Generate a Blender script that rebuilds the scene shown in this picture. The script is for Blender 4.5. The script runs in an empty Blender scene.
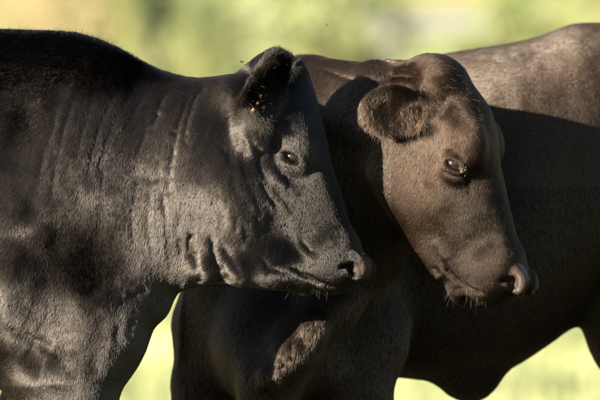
import bpy, math, random, time
import numpy as np
from mathutils import Vector

T0 = time.time()
random.seed(4)
rng = np.random.default_rng(11)
SC = bpy.context.scene
COL = SC.collection

# ------------------------------------------------------------------ camera
CAM_D, CAM_Z, PX = 12.0, 1.02, 0.002
cd = bpy.data.cameras.new('camera')
cam = bpy.data.objects.new('camera', cd)
COL.objects.link(cam)
cam.location = (0, -CAM_D, CAM_Z)
cam.rotation_euler = (math.radians(90), 0, 0)
cd.lens = 360
cd.sensor_width = 36
cd.clip_start = 0.5
cd.clip_end = 3000
cd.dof.use_dof = True
cd.dof.focus_distance = 12.0
cd.dof.aperture_fstop = 4.2
SC.camera = cam

# ------------------------------------------------------------------ sun and sky
SUN_TRAVEL = Vector((1.0, 0.85, -0.31)).normalized()
to_sun = -SUN_TRAVEL
elev = math.asin(to_sun.z)
world = bpy.data.worlds.new('World')
SC.world = world
world.use_nodes = True
wn = world.node_tree.nodes
wl = world.node_tree.links
bg = wn['Background']
sky = wn.new('ShaderNodeTexSky')
sky.sky_type = 'NISHITA'
sky.sun_disc = False
sky.sun_elevation = elev
sky.sun_rotation = math.atan2(to_sun.x, to_sun.y)
wl.new(sky.outputs['Color'], bg.inputs['Color'])
bg.inputs['Strength'].default_value = 0.03
sl = bpy.data.lights.new('sun', 'SUN')
sl.energy = 5.0
sl.angle = math.radians(0.55)
sl.color = (1.0, 0.86, 0.68)
sun = bpy.data.objects.new('sun', sl)
COL.objects.link(sun)
sun.rotation_euler = SUN_TRAVEL.to_track_quat('-Z', 'Y').to_euler()
SC.view_settings.view_transform = 'Standard'
SC.view_settings.look = 'None'
SC.view_settings.gamma = 1
SC.view_settings.exposure = 2.02
SC.render.hair_type = 'STRIP' if hasattr(SC.render, 'hair_type') else SC.render.hair_type
SC.cycles.max_bounces = 6

# ------------------------------------------------------------------ helpers
def at(px, py, Y):
    s = (Y + CAM_D) / CAM_D * PX
    return np.array([(px - 300) * s, Y, CAM_Z - (py - 200) * s])

def to_px(P):
    s = (P[:, 1] + CAM_D) / CAM_D * PX
    return P[:, 0] / s + 300, (CAM_Z - P[:, 2]) / s + 200

def tag(o, label=None, cat=None, group=None, kind=None):
    if label: o['label'] = label
    if cat: o['category'] = cat
    if group: o['group'] = group
    if kind: o['kind'] = kind
    return o

def empty(name, loc=(0, 0, 0)):
    o = bpy.data.objects.new(name, None)
    o.location = loc
    o.empty_display_size = 0.1
    COL.objects.link(o)
    return o

def mesh_obj(name, V, Fs, mat, parent=None, smooth=True, mats=None):
    me = bpy.data.meshes.new(name)
    V = np.asarray(V, dtype=np.float32)
    Fs = np.asarray(Fs, dtype=np.int32)
    n, k = Fs.shape
    me.vertices.add(len(V))
    me.vertices.foreach_set('co', V.ravel())
    me.loops.add(n * k)
    me.loops.foreach_set('vertex_index', Fs.ravel())
    me.polygons.add(n)
    me.polygons.foreach_set('loop_start', np.arange(n, dtype=np.int32) * k)
    me.polygons.foreach_set('use_smooth', np.full(n, smooth))
    me.update(calc_edges=True)
    me.materials.append(mat)
    o = bpy.data.objects.new(name, me)
    COL.objects.link(o)
    if parent: o.parent = parent
    return o

def noise3(P, scale, seed=0):
    """smooth value noise in -1..1 for points P (n,3)"""
    r = np.random.default_rng(seed)
    T = r.uniform(-1, 1, (32, 32, 32)).astype(np.float32)
    Q = P / scale + 1000.0
    I = np.floor(Q).astype(np.int64)
    f = (Q - I).astype(np.float32)
    f = f * f * (3 - 2 * f)
    out = 0
    for a in (0, 1):
        wa = f[:, 0] if a else 1 - f[:, 0]
        for b in (0, 1):
            wb = f[:, 1] if b else 1 - f[:, 1]
            for c in (0, 1):
                wc = f[:, 2] if c else 1 - f[:, 2]
                out = out + wa * wb * wc * T[(I[:, 0] + a) & 31, (I[:, 1] + b) & 31, (I[:, 2] + c) & 31]
    return out

# ------------------------------------------------------------------ materials
def new_mat(name):
    m = bpy.data.materials.new(name)
    m.use_nodes = True
    return m, m.node_tree.nodes, m.node_tree.links, m.node_tree.nodes['Principled BSDF']

def simple_mat(name, col, rough=0.6, noise=None, col2=None, bump=0.0, spec=0.5):
    m, N, L, b = new_mat(name)
    b.inputs['Roughness'].default_value = rough
    b.inputs['Specular IOR Level'].default_value = spec
    if noise:
        t = N.new('ShaderNodeTexNoise'); t.inputs['Scale'].default_value = noise
        t.inputs['Detail'].default_value = 5
        tc = N.new('ShaderNodeTexCoord'); L.new(tc.outputs['Object'], t.inputs['Vector'])
        r = N.new('ShaderNodeValToRGB')
        r.color_ramp.elements[0].position = 0.35; r.color_ramp.elements[1].position = 0.65
        r.color_ramp.elements[0].color = (*col, 1); r.color_ramp.elements[1].color = (*(col2 or col), 1)
        L.new(t.outputs['Fac'], r.inputs['Fac']); L.new(r.outputs['Color'], b.inputs['Base Color'])
        if bump:
            bp = N.new('ShaderNodeBump'); bp.inputs['Strength'].default_value = bump
            bp.inputs['Distance'].default_value = 0.01
            L.new(t.outputs['Fac'], bp.inputs['Height']); L.new(bp.outputs['Normal'], b.inputs['Normal'])
    else:
        b.inputs['Base Color'].default_value = (*col, 1)
    return m

def hide_mat(name, coat, skin):
    """short coat over dark skin; attribute 'bare' = naked muzzle skin, 'tint' = brownness of the coat"""
    m, N, L, b = new_mat(name)
    tc = N.new('ShaderNodeTexCoord')
    nz = N.new('ShaderNodeTexNoise'); nz.inputs['Scale'].default_value = 260; nz.inputs['Detail'].default_value = 4
    L.new(tc.outputs['Object'], nz.inputs['Vector'])
    a = N.new('ShaderNodeAttribute'); a.attribute_name = 'bare'
    mx = N.new('ShaderNodeMix'); mx.data_type = 'RGBA'
    mx.inputs['A'].default_value = (*coat, 1); mx.inputs['B'].default_value = (*skin, 1)
    L.new(a.outputs['Fac'], mx.inputs['Factor'])
    L.new(mx.outputs['Result'], b.inputs['Base Color'])
    mr = N.new('ShaderNodeMapRange')
    mr.inputs['To Min'].default_value = 0.6; mr.inputs['To Max'].default_value = 0.36
    sp = N.new('ShaderNodeMapRange'); sp.inputs['To Min'].default_value = 0.22; sp.inputs['To Max'].default_value = 0.5
    L.new(a.outputs['Fac'], sp.inputs['Value']); L.new(sp.outputs['Result'], b.inputs['Specular IOR Level'])
    L.new(a.outputs['Fac'], mr.inputs['Value']); L.new(mr.outputs['Result'], b.inputs['Roughness'])
    bp = N.new('ShaderNodeBump'); bp.inputs['Strength'].default_value = 0.6; bp.inputs['Distance'].default_value = 0.002
    L.new(nz.outputs['Fac'], bp.inputs['Height']); L.new(bp.outputs['Normal'], b.inputs['Normal'])
    return m

def hair_mat(name, dark, light, rough=0.38):
    m = bpy.data.materials.new(name); m.use_nodes = True
    N, L = m.node_tree.nodes, m.node_tree.links
    for n in list(N): N.remove(n)
    out = N.new('ShaderNodeOutputMaterial')
    h = N.new('ShaderNodeBsdfHairPrincipled'); h.model = 'CHIANG'; h.parametrization = 'COLOR'
    a = N.new('ShaderNodeAttribute'); a.attribute_name = 'tint'
    mx = N.new('ShaderNodeMix'); mx.data_type = 'RGBA'
    mx.inputs['A'].default_value = (*dark, 1); mx.inputs['B'].default_value = (*light, 1)
    L.new(a.outputs['Fac'], mx.inputs['Factor'])
    L.new(mx.outputs['Result'], h.inputs['Color'])
    h.inputs['Roughness'].default_value = rough
    h.inputs['Radial Roughness'].default_value = 0.5
    h.inputs['Random Roughness'].default_value = 0.3
    # glossy hair, or duller hair; on the left cow dullness also paints in shade
    d = N.new('ShaderNodeAttribute'); d.attribute_name = 'dull'
    ir = N.new('ShaderNodeMapRange'); ir.inputs['To Min'].default_value = 1.75; ir.inputs['To Max'].default_value = 1.1
    L.new(d.outputs['Fac'], ir.inputs['Value']); L.new(ir.outputs['Result'], h.inputs['IOR'])
    L.new(h.outputs[0], out.inputs['Surface'])
    return m

# ------------------------------------------------------------------ implicit modelling
def smin(a, b, k):
    h = np.maximum(k - np.abs(a - b), 0) / k
    return np.minimum(a, b) - h * h * k * 0.25

def smax(a, b, k):
    return -smin(-a, -b, k)

class Body:
    def __init__(self): self.prims = []
    def add(self, f, lo, hi, k=0.03, sub=False):
        self.prims.append((f, np.array(lo, float) - k - 0.03, np.array(hi, float) + k + 0.03, k, sub))
    def ell(self, c, R, r, k=0.03, sub=False):
        """ellipsoid, R = rows of axes, r = radii"""
        c = np.asarray(c, float); R = np.asarray(R, float); r = np.asarray(r, float)
        ext = np.sqrt(((R * r[:, None]) ** 2).sum(0))
        mn = r.min()
        def f(X, Y, Z):
            x, y, z = X - c[0], Y - c[1], Z - c[2]
            k0 = 0; k1 = 0
            for i in range(3):
                q = R[i, 0] * x + R[i, 1] * y + R[i, 2] * z
                k0 = k0 + (q / r[i]) ** 2; k1 = k1 + (q / r[i] ** 2) ** 2
            k0 = np.sqrt(k0); k1 = np.sqrt(k1) + 1e-9
            return np.where(k0 < 0.3, (k0 - 1) * mn, k0 * (k0 - 1) / k1)
        self.add(f, c - ext, c + ext, k, sub)
    def cone(self, a, b, ra, rb, k=0.03, side=None, ss=1.0, sub=False):
        """round cone a->b; space along 'side' stretched by ss"""
        a = np.asarray(a, float); b = np.asarray(b, float)
        if side is not None: side = np.asarray(side, float) / np.linalg.norm(side)
        ba = b - a
        if side is not None: ba = ba + side * (ba @ side) * (1 / ss - 1)
        l2 = ba @ ba
        R = max(ra, rb) * max(ss, 1)
        def f(X, Y, Z):
            x, y, z = X - a[0], Y - a[1], Z - a[2]
            if side is not None:
                q = (x * side[0] + y * side[1] + z * side[2]) * (1 / ss - 1)
                x, y, z = x + q * side[0], y + q * side[1], z + q * side[2]
            h = np.clip((x * ba[0] + y * ba[1] + z * ba[2]) / l2, 0, 1)
            r = ra + (rb - ra) * h
            return np.sqrt((x - ba[0] * h) ** 2 + (y - ba[1] * h) ** 2 + (z - ba[2] * h) ** 2) - r
        self.add(f, np.minimum(a, b) - R, np.maximum(a, b) + R, k, sub)
    def chain(self, pts, k=0.03, side=None, ss=1.0):
        for (p, r), (q, s) in zip(pts[:-1], pts[1:]): self.cone(p, q, r, s, k, side, ss)
    def loft(self, st, k=0.04, power=2.2, pear=0.0):
        """trunk along x: stations (px, top, bottom, Yc, half width[, pear])"""
        A = []
        for s in st:
            t = at(s[0], s[1], s[3]); b = at(s[0], s[2], s[3])
            A.append((t[0], t[2], b[2], s[3], s[4], s[5] if len(s) > 5 else pear))
        A = np.array(A)
        xs = np.arange(A[0, 0], A[-1, 0], 0.002)
        T = [np.interp(xs, A[:, 0], A[:, i]) for i in range(1, 6)]
        def sm(v, n=9):
            for _ in range(2):
                p = np.concatenate([np.full(n, v[0]), v, np.full(n, v[-1])])
                v = np.convolve(p, np.ones(2 * n + 1) / (2 * n + 1), 'valid')
            return v
        T = [sm(v) for v in T]
        x0, x1 = A[0, 0], A[-1, 0]
        def f(X, Y, Z):
            xx = X.ravel()
            t, b, yc, w, pr = [np.interp(xx, xs, v).reshape(X.shape) for v in T]
            zc = (t + b) / 2; hz = np.maximum((t - b) / 2, 0.01)
            v = (Z - zc) / hz
            wy = w * np.clip(1 - pr * np.clip(v, -1.2, 1.2), 0.2, 3)
            k0 = (np.abs(v) ** power + np.abs((Y - yc) / wy) ** power) ** (1 / power)
            d = (k0 - 1) * np.minimum(hz, wy)
            return np.maximum(d, np.maximum(x0 - X, X - x1))
        self.add(f, [x0, A[:, 3].min() - A[:, 4].max() * 1.4, A[:, 2].min()],
                 [x1, A[:, 3].max() + A[:, 4].max() * 1.4, A[:, 1].max()], k)
    def evaluate(self, X, Y, Z, lo, hi):
        shape = np.broadcast_shapes(X.shape, Y.shape, Z.shape)
        F = np.full(shape, 0.2, np.float32)
        for f, a, b, k, sub in self.prims:
            if np.any(a > hi) or np.any(b < lo): continue
            d = f(X, Y, Z)
            F = smax(F, -d, k) if sub else smin(F, d, k)
        return F.astype(np.float32)
    def mesh(self, xs, ys, zs):
        nx, ny, nz = len(xs), len(ys), len(zs)
        st = 4
        cx, cy, cz = xs[::st], ys[::st], zs[::st]
        Cc = np.full((len(cx), len(cy), len(cz)), 0.2, np.float32)
        for f, a, b, k, sub in self.prims:       # coarse pass on sub-boxes
            i0, i1 = np.searchsorted(cx, a[0]), np.searchsorted(cx, b[0])
            j0, j1 = np.searchsorted(cy, a[1]), np.searchsorted(cy, b[1])
            k0, k1 = np.searchsorted(cz, a[2]), np.searchsorted(cz, b[2])
            if i0 >= i1 or j0 >= j1 or k0 >= k1: continue
            d = f(cx[i0:i1, None, None], cy[None, j0:j1, None], cz[None, None, k0:k1])
            S = Cc[i0:i1, j0:j1, k0:k1]
            Cc[i0:i1, j0:j1, k0:k1] = smax(S, -d, k) if sub else smin(S, d, k)
        D = np.repeat(np.repeat(np.repeat(Cc, st, 0), st, 1), st, 2)[:nx, :ny, :nz].copy()
        B = 3   # coarse cells in a block
        for i in range(0, len(cx), B):
            for j in range(0, len(cy), B):
                for k in range(0, len(cz), B):
                    s = Cc[max(i - 1, 0):i + B + 2, max(j - 1, 0):j + B + 2, max(k - 1, 0):k + B + 2]
                    if s.min() > 0.022 or s.max() < -0.022: continue
                    a, b, c = i * st, j * st, k * st
                    X = xs[a:a + B * st]; Y = ys[b:b + B * st]; Z = zs[c:c + B * st]
                    if len(X) == 0 or len(Y) == 0 or len(Z) == 0: continue
                    lo = np.array([X[0], Y[0], Z[0]]); hi = np.array([X[-1], Y[-1], Z[-1]])
                    D[a:a + B * st, b:b + B * st, c:c + B * st] = self.evaluate(X[:, None, None], Y[None, :, None], Z[None, None, :], lo, hi)
        return surface_nets(D, xs, ys, zs)

def surface_nets(D, xs, ys, zs):
    ins = D < 0
    c = np.zeros([n - 1 for n in D.shape], np.uint8)
    for a in (0, 1):
        for b in (0, 1):
            for d in (0, 1):
                c += ins[a:ins.shape[0] - 1 + a, b:ins.shape[1] - 1 + b, d:ins.shape[2] - 1 + d]
    act = np.argwhere((c > 0) & (c < 8))
    idx = np.full(c.shape, -1, np.int32)
    idx[act[:, 0], act[:, 1], act[:, 2]] = np.arange(len(act))
    G = np.zeros((len(act), 3)); n = np.zeros(len(act))
    corners = [(a, b, d) for a in (0, 1) for b in (0, 1) for d in (0, 1)]
    for p in corners:
        for ax in range(3):
            if p[ax]: continue
            q = list(p); q[ax] = 1
            d0 = D[act[:, 0] + p[0], act[:, 1] + p[1], act[:, 2] + p[2]]
            d1 = D[act[:, 0] + q[0], act[:, 1] + q[1], act[:, 2] + q[2]]
            m = (d0 < 0) != (d1 < 0)
            t = np.where(m, d0 / np.where(m, d0 - d1, 1), 0)
            pos = np.tile(np.array(p, float), (len(act), 1)); pos[:, ax] = t
            G += pos * m[:, None]; n += m
    G = act + G / n[:, None]
    V = np.stack([np.interp(G[:, i], np.arange(len(s)), s) for i, s in enumerate((xs, ys, zs))], 1)
    quads = []
    for ax in range(3):
        sl0 = [slice(1, -1)] * 3; sl1 = [slice(1, -1)] * 3
        sl0[ax] = slice(0, -1); sl1[ax] = slice(1, None)
        A = ins[tuple(sl0)]; Bq = ins[tuple(sl1)]
        e = np.argwhere(A != Bq)
        off = np.ones(3, int); off[ax] = 0
        e2 = e + off
        flip = A[e[:, 0], e[:, 1], e[:, 2]]
        b1, b2 = (ax + 1) % 3, (ax + 2) % 3
        def cell(o1, o2):
            q = e2.copy(); q[:, b1] -= o1; q[:, b2] -= o2
            return idx[q[:, 0], q[:, 1], q[:, 2]]
        Q = np.stack([cell(1, 1), cell(0, 1), cell(0, 0), cell(1, 0)], 1)
        Q[~flip] = Q[~flip][:, ::-1]
        quads.append(Q)
    Q = np.concatenate(quads)
    Q = Q[(Q >= 0).all(1)]
    return V, Q

def streaks(V, dx, dy, across, along, seed):
    """noise drawn out along a direction (dx right, dy down) of the side view"""
    l = math.hypot(dx, dy); dx, dz = dx / l, -dy / l
    a = V[:, 0] * dx + V[:, 2] * dz; c = -V[:, 0] * dz + V[:, 2] * dx
    w = noise3(V, 0.05, seed + 50) * 0.008
    return noise3(np.stack([(c + w) / across, a / along, V[:, 1] / 0.04], 1), 1.0, seed)

def lap_smooth(V, Q, it=2, lam=0.5):
    E = np.concatenate([Q[:, [0, 1]], Q[:, [1, 2]], Q[:, [2, 3]], Q[:, [3, 0]]])
    E = np.concatenate([E, E[:, ::-1]])
    n = len(V); cnt = np.bincount(E[:, 0], minlength=n) + 1e-9
    for _ in range(it):
        S = np.stack([np.bincount(E[:, 0], V[E[:, 1], i], n) for i in range(3)], 1) / cnt[:, None]
        V = V + (S - V) * lam
    return V

def vnormals(V, Q):
    n = np.cross(V[Q[:, 2]] - V[Q[:, 0]], V[Q[:, 3]] - V[Q[:, 1]])
    N = np.stack([sum(np.bincount(Q[:, j], n[:, i], len(V)) for j in range(4)) for i in range(3)], 1)
    return N / (np.linalg.norm(N, axis=1, keepdims=True) + 1e-12)

def axis(segs):
    out = []
    for a, b, s in segs: out.append(np.arange(a, b, s))
    return np.concatenate(out)

class Sculpt:
    """strokes laid on the skin as seen from the side, pushed along the normals"""
    def __init__(self, V, Q):
        self.V = V; self.Q = Q; self.N = vnormals(V, Q); self.px, self.py = to_px(V)
    def snap(self, px, py):
        for r in (3, 6, 12, 24):
            m = np.nonzero((abs(self.px - px) < r) & (abs(self.py - py) < r))[0]
            if len(m):
                return self.V[m[np.argmin(self.V[m, 1])]]
        return None
    def crest(self, x, rng_):
        """a point on the very top of the back or neck"""
        m = np.nonzero(abs(self.px - x) < 2)[0]
        if not len(m): return None
        m = m[self.py[m] < self.py[m].min() + 3.5]
        return self.V[rng_.choice(m)]
    def stroke(self, pts, r, amt):
        """r in px, amt in mm (negative = groove)"""
        P = []
        for (a, b), (c, d) in zip(pts[:-1], pts[1:]):
            n = max(1, int(math.hypot(c - a, d - b) / (r * 0.6)))
            for i in range(n): P.append((a + (c - a) * i / n, b + (d - b) * i / n))
        P.append(pts[-1])
        S = [self.snap(*p) for p in P]; S = [s for s in S if s is not None]
        if not S: return
        S = np.array(S); R = r * PX
        lo, hi = S.min(0) - 3 * R, S.max(0) + 3 * R
        m = np.nonzero(((self.V > lo) & (self.V < hi)).all(1))[0]
        if not len(m): return
        d2 = np.full(len(m), 9.0); tt = np.zeros(len(m))
        for i in range(max(1, len(S) - 1)):
            a = S[i]; b = S[min(i + 1, len(S) - 1)]; ab = b - a
            h = np.clip(((self.V[m] - a) @ ab) / (ab @ ab + 1e-12), 0, 1)
            q = ((self.V[m] - a - h[:, None] * ab) ** 2).sum(1)
            u = q < d2; d2[u] = q[u]; tt[u] = (i + h[u]) / max(1, len(S) - 1)
        fade = np.clip(np.minimum(tt, 1 - tt) * 5 + 0.15, 0, 1) if len(pts) > 1 else 1
        w = np.exp(-d2 / (R * R)) * fade
        self.V[m] += self.N[m] * (w * amt * 0.001)[:, None]
    def done(self):
        self.N = vnormals(self.V, self.Q)

# ------------------------------------------------------------------ hair
def make_hair(name, V, Q, N, parent, mat, count, mask_fn, guide, length_fn, lift_fn, tint_fn, dull_fn=None, calm_fn=None, radius=0.00018, seed=1, npt=4):
    r = np.random.default_rng(seed)
    Cn = V[Q].mean(1)
    ar = 0.5 * np.linalg.norm(np.cross(V[Q[:, 2]] - V[Q[:, 0]], V[Q[:, 3]] - V[Q[:, 1]]), axis=1)
    Fn = N[Q].mean(1)
    w = ar * mask_fn(Cn, Fn)
    w /= w.sum()
    f = r.choice(len(Q), count, p=w)
    u, v = r.random(count)[:, None], r.random(count)[:, None]
    q = Q[f]
    P = (1 - u) * (1 - v) * V[q[:, 0]] + u * (1 - v) * V[q[:, 1]] + u * v * V[q[:, 2]] + (1 - u) * v * V[q[:, 3]]
    n = (1 - u) * (1 - v) * N[q[:, 0]] + u * (1 - v) * N[q[:, 1]] + u * v * N[q[:, 2]] + (1 - u) * v * N[q[:, 3]]
    n /= np.linalg.norm(n, axis=1, keepdims=True) + 1e-9
    px, py = to_px(P)
    G = np.array([g[:4] for g in guide], float)
    sg = np.array([g[4] if len(g) > 4 else 45 for g in guide], float)
    d2 = (px[:, None] - G[:, 0]) ** 2 + (py[:, None] - G[:, 1]) ** 2
    W = np.exp(-d2 / sg ** 2) + 1e-7 / (1 + d2 / 1e4)
    gl = np.hypot(G[:, 2], G[:, 3])
    dx = (W * (G[:, 2] / gl)).sum(1); dz = -(W * (G[:, 3] / gl)).sum(1)
    ln = np.hypot(dx, dz) + 1e-9
    T = np.stack([dx / ln, 0 * dx, dz / ln], 1)
    # cowlicks and small clumps
    j = np.stack([noise3(P, 0.06, 1) * 0.35 + noise3(P, 0.018, 2) * 0.22 + noise3(P, 0.004, 21) * 0.15 + r.normal(0, 0.07, count),
                  noise3(P, 0.014, 5) * 0.1 + r.normal(0, 0.1, count),
                  noise3(P, 0.06, 3) * 0.25 + noise3(P, 0.018, 4) * 0.2 + noise3(P, 0.004, 22) * 0.18 + r.normal(0, 0.10, count)], 1)
    T = T + j * (calm_fn(P, px, py)[:, None] if calm_fn else 0.6)
    T -= n * (T * n).sum(1)[:, None]
    T /= np.linalg.norm(T, axis=1, keepdims=True) + 1e-9
    L = length_fn(P, px, py, n) * r.uniform(0.6, 1.15, count) * (1 + 0.15 * noise3(P, 0.012, 6))
    lf = lift_fn(P, px, py, n) * r.uniform(0.6, 1.4, count)
    keep = L > 0.0012
    P, n, T, L, lf = P[keep], n[keep], T[keep], L[keep], lf[keep]
    px, py = px[keep], py[keep]
    m = len(P)
    tt = np.linspace(0, 1, npt)
    K = np.zeros((m, npt, 3), np.float32)
    for i, t in enumerate(tt):
        K[:, i] = P + n * 0.0001 + T * (L * t * np.cos(lf * 0.6))[:, None] + n * (0.0005 * min(1, t * 3) + L * np.sin(lf) * (t - 0.42 * t * t))[:, None]
    c = bpy.data.hair_curves.new(name)
    c.add_curves([npt] * m)
    c.position_data.foreach_set('vector', K.ravel())
    ra = c.attributes.get('radius') or c.attributes.new('radius', 'FLOAT', 'POINT')
    rr = (radius * np.array([1.0, 0.95, 0.75, 0.25] if npt == 4 else np.linspace(1, 0.2, npt)))[None] * np.ones((m, 1)) * r.uniform(0.75, 1.25, (m, 1))
    ra.data.foreach_set('value', rr.astype(np.float32).ravel())
    ta = c.attributes.new('tint', 'FLOAT', 'CURVE')
    tn = tint_fn(P, px, py, n) + r.normal(0, 0.08, m) + 0.07 * noise3(P, 0.01, 9)
    ta.data.foreach_set('value', np.clip(tn, 0, 1).astype(np.float32))
    da = c.attributes.new('dull', 'FLOAT', 'CURVE')
    da.data.foreach_set('value', (np.clip(dull_fn(P, px, py, n), 0, 1) if dull_fn else np.zeros(m)).astype(np.float32))
    c.materials.append(mat)
    o = bpy.data.objects.new(name, c)
    COL.objects.link(o); o.parent = parent
    tag(o, kind='stuff')
    return o

def strands(name, roots, dirs, lens, mat, parent, radius=0.0002, droop=0.3, tint=0.3, seed=3, npt=5, dull=0.0):
    r = np.random.default_rng(seed)
    m = len(roots); K = np.zeros((m, npt, 3), np.float32)
    D = np.asarray(dirs, float); D /= np.linalg.norm(D, axis=1, keepdims=True)
    bend = r.normal(0, 0.25, (m, 3))
    for i, t in enumerate(np.linspace(0, 1, npt)):
        K[:, i] = roots + (D * t + bend * t * t - np.array([0, 0, droop]) * t * t) * np.asarray(lens)[:, None]
    c = bpy.data.hair_curves.new(name)
    c.add_curves([npt] * m)
    c.position_data.foreach_set('vector', K.ravel())
    ra = c.attributes.get('radius') or c.attributes.new('radius', 'FLOAT', 'POINT')
    ra.data.foreach_set('value', (radius * np.linspace(1, 0.3, npt)[None] * np.ones((m, 1))).astype(np.float32).ravel())
    ta = c.attributes.new('tint', 'FLOAT', 'CURVE')
    ta.data.foreach_set('value', np.full(m, tint, np.float32))
    da = c.attributes.new('dull', 'FLOAT', 'CURVE')
    da.data.foreach_set('value', np.full(m, dull, np.float32))
    c.materials.append(mat)
    o = bpy.data.objects.new(name, c); COL.objects.link(o); o.parent = parent
    tag(o, kind='stuff')
    return o

def uv_ball(c, R, r, nu=24, nv=14):
    V = []; Fs = []
    for j in range(nv + 1):
        th = math.pi * j / nv
        for i in range(nu):
            ph = 2 * math.pi * i / nu
            p = np.array([math.cos(th) * r[0], math.sin(th) * math.cos(ph) * r[1], math.sin(th) * math.sin(ph) * r[2]])
            V.append(c + p @ R)
    for j in range(nv):
        for i in range(nu):
            a = j * nu + i; b = j * nu + (i + 1) % nu
            Fs.append((a, b, b + nu, a + nu))
    return np.array(V), Fs

# ------------------------------------------------------------------ a cow's head in its own frame
class Head:
    def __init__(self, px, py, Y, dx2, yaw, pitch_v, size=1.0, roll=0.0):
        self.O = at(px, py, Y); a = math.radians(yaw)
        h = dx2; v = math.sqrt(1 - h * h)
        fw = np.array([math.cos(a), -math.sin(a), 0])
        self.u = fw * h + np.array([0, 0, -v])
        self.f = fw * v + np.array([0, 0, h])
        self.s = np.array([-math.sin(a), -math.cos(a), 0])
        if roll:
            c, s_ = math.cos(math.radians(roll)), math.sin(math.radians(roll))
            f, s = self.f, self.s
            self.f = f * c + s * s_; self.s = s * c - f * s_
        self.R = np.array([self.u, self.f, self.s]); self.k = size
    def p(self, u, f, s=0): return self.O + (self.u * u + self.f * f + self.s * s) * self.k
    def build(self, B, ears, rec=0.0, jaw=0.0, ef=-0.077, es=0.080):
        """rec = how far the poll lies back of the nose line, jaw = extra depth of the jaw"""
        k = self.k; R = self.R; p = self.p; S = self.s; self.ef = ef; self.es = es
        def E(u, f, s, r, kk=0.03, sub=False): B.ell(p(u, f, s), R, np.array(r) * k, kk, sub)
        E(0.060, -0.062 - rec * .75, 0, (0.080, 0.060, 0.085), 0.04)               # cranium and poll
        E(0.040, -0.050 - rec, 0, (0.045, 0.046, 0.062), 0.05)
        B.cone(p(0.11, -0.052 - rec * .3), p(0.37, -0.042), 0.052 * k, 0.042 * k, 0.04, S, 1.35)   # forehead to nose
        E(0.135, -0.055 - rec * .2, 0, (0.085, 0.050, 0.098), 0.03)               # flat brow
        for q in (-1, 1):
            E(0.155, -0.038, (es - .004) * q, (0.042, 0.026, 0.024), 0.03)  # brow ridge
            E(0.195, -0.150, 0.050 * q, (0.100, 0.085, 0.042), 0.04)  # masseter
            E(0.290, -0.090, 0.046 * q, (0.080, 0.030, 0.022), 0.04)  # cheek crest
            E(0.395, -0.050, 0.034 * q, (0.050, 0.045, 0.036), 0.03)  # nostril wing
            B.cone(p(0.18, -0.200 - jaw, 0.040 * q), p(0.385, -0.135 - jaw * .6, 0.022 * q), 0.028 * k, 0.022 * k, 0.04)  # jaw bone
        E(0.27, -0.120 - jaw * .4, 0, (0.130, 0.068 + jaw * .4, 0.054), 0.05)
        E(0.405, -0.060, 0, (0.058, 0.062, 0.066), 0.03)              # muzzle
        E(0.436, -0.050, 0, (0.034, 0.054, 0.060), 0.03)
        E(0.412, -0.118 - jaw * .5, 0, (0.046, 0.026, 0.040), 0.012)             # lower lip and chin
        for q in (-1, 1):
            E(0.190, ef, es * q, (0.034, 0.026, 0.024 if q > 0 else 0.016), 0.02)  # lids
            B.ell(p(0.190, ef, (es + .027) * q), self.eye_axes(q), np.array((0.0225, 0.0105, 0.020)) * k, 0.004, True)
            A = self.eye_axes(q); c0 = p(0.190, ef, (es + .0205) * q)
            for up, hh, rr in ((1, 0.0140, 0.0048), (-1, -0.0115, 0.0032)):      # lid rims
                arc = [c0 + (A[0] * t * 0.0235 + A[1] * hh * (1 - t * t) ) * k - A[2] * 0.006 * t * t * k for t in (-1, -.5, 0, .5, 1)]
                for g0, g1 in zip(arc[:-1], arc[1:]): B.cone(g0, g1, rr * k, rr * k, 0.005)
            # fleshy rim of the nostril, open towards the side
            ring = [(0.418, 0.000, .046), (0.430, 0.006, .042), (0.444, 0.006, .040), (0.458, -0.003, .042)]
            for (a, b_, c), (d, e, g) in zip(ring[:-1], ring[1:]):
                B.cone(p(a, b_, c * q), p(d, e, g * q), 0.0050 * k, 0.0050 * k, 0.020)
            B.ell(p(0.440, -0.010, 0.056 * q), self.nos_axes(q), np.array((0.0145, 0.0095, 0.026)) * k, 0.006, True)
            B.ell(p(0.430, -0.022, 0.060 * q), self.nos_axes(q), np.array((0.0060, 0.0120, 0.014)) * k, 0.008, True)
        for base, tip, nrm, wd, th, cup in ears:
            ax = tip - base; ln = np.linalg.norm(ax); ax = ax / ln
            nrm = nrm - ax * (nrm @ ax); nrm = nrm / np.linalg.norm(nrm)
            wv = np.cross(ax, nrm)
            A = np.array([ax, wv, nrm]); mid = (base + tip) / 2
            B.ell(mid, A, (ln / 2, wd / 2, th), 0.018)
            B.cone(base - ax * 0.02, base + ax * 0.03, wd * 0.34, wd * 0.3, 0.02)
            B.ell(mid + nrm * th * cup + ax * ln * 0.02, A, (ln / 2 * 0.88, wd / 2 * 0.78, th * 0.95), 0.006, True)
    def eye_axes(self, q):
        """long axis of the eye slit, up across it, outward"""
        u = self.u * 0.69 + self.f * 0.77; u /= np.linalg.norm(u)
        s = self.s * q
        f = np.cross(s, u); f /= np.linalg.norm(f)
        if f[2] < 0: f = -f
        return np.array([u, f, s])
    def nos_axes(self, q):
        s = self.s * q * 0.9 + self.f * 0.35 + self.u * 0.3; s /= np.linalg.norm(s)
        u = self.u * 0.9 - self.f * 0.25; u = u - s * (u @ s); u /= np.linalg.norm(u)
        return np.array([u, np.cross(s, u), s])

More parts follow.
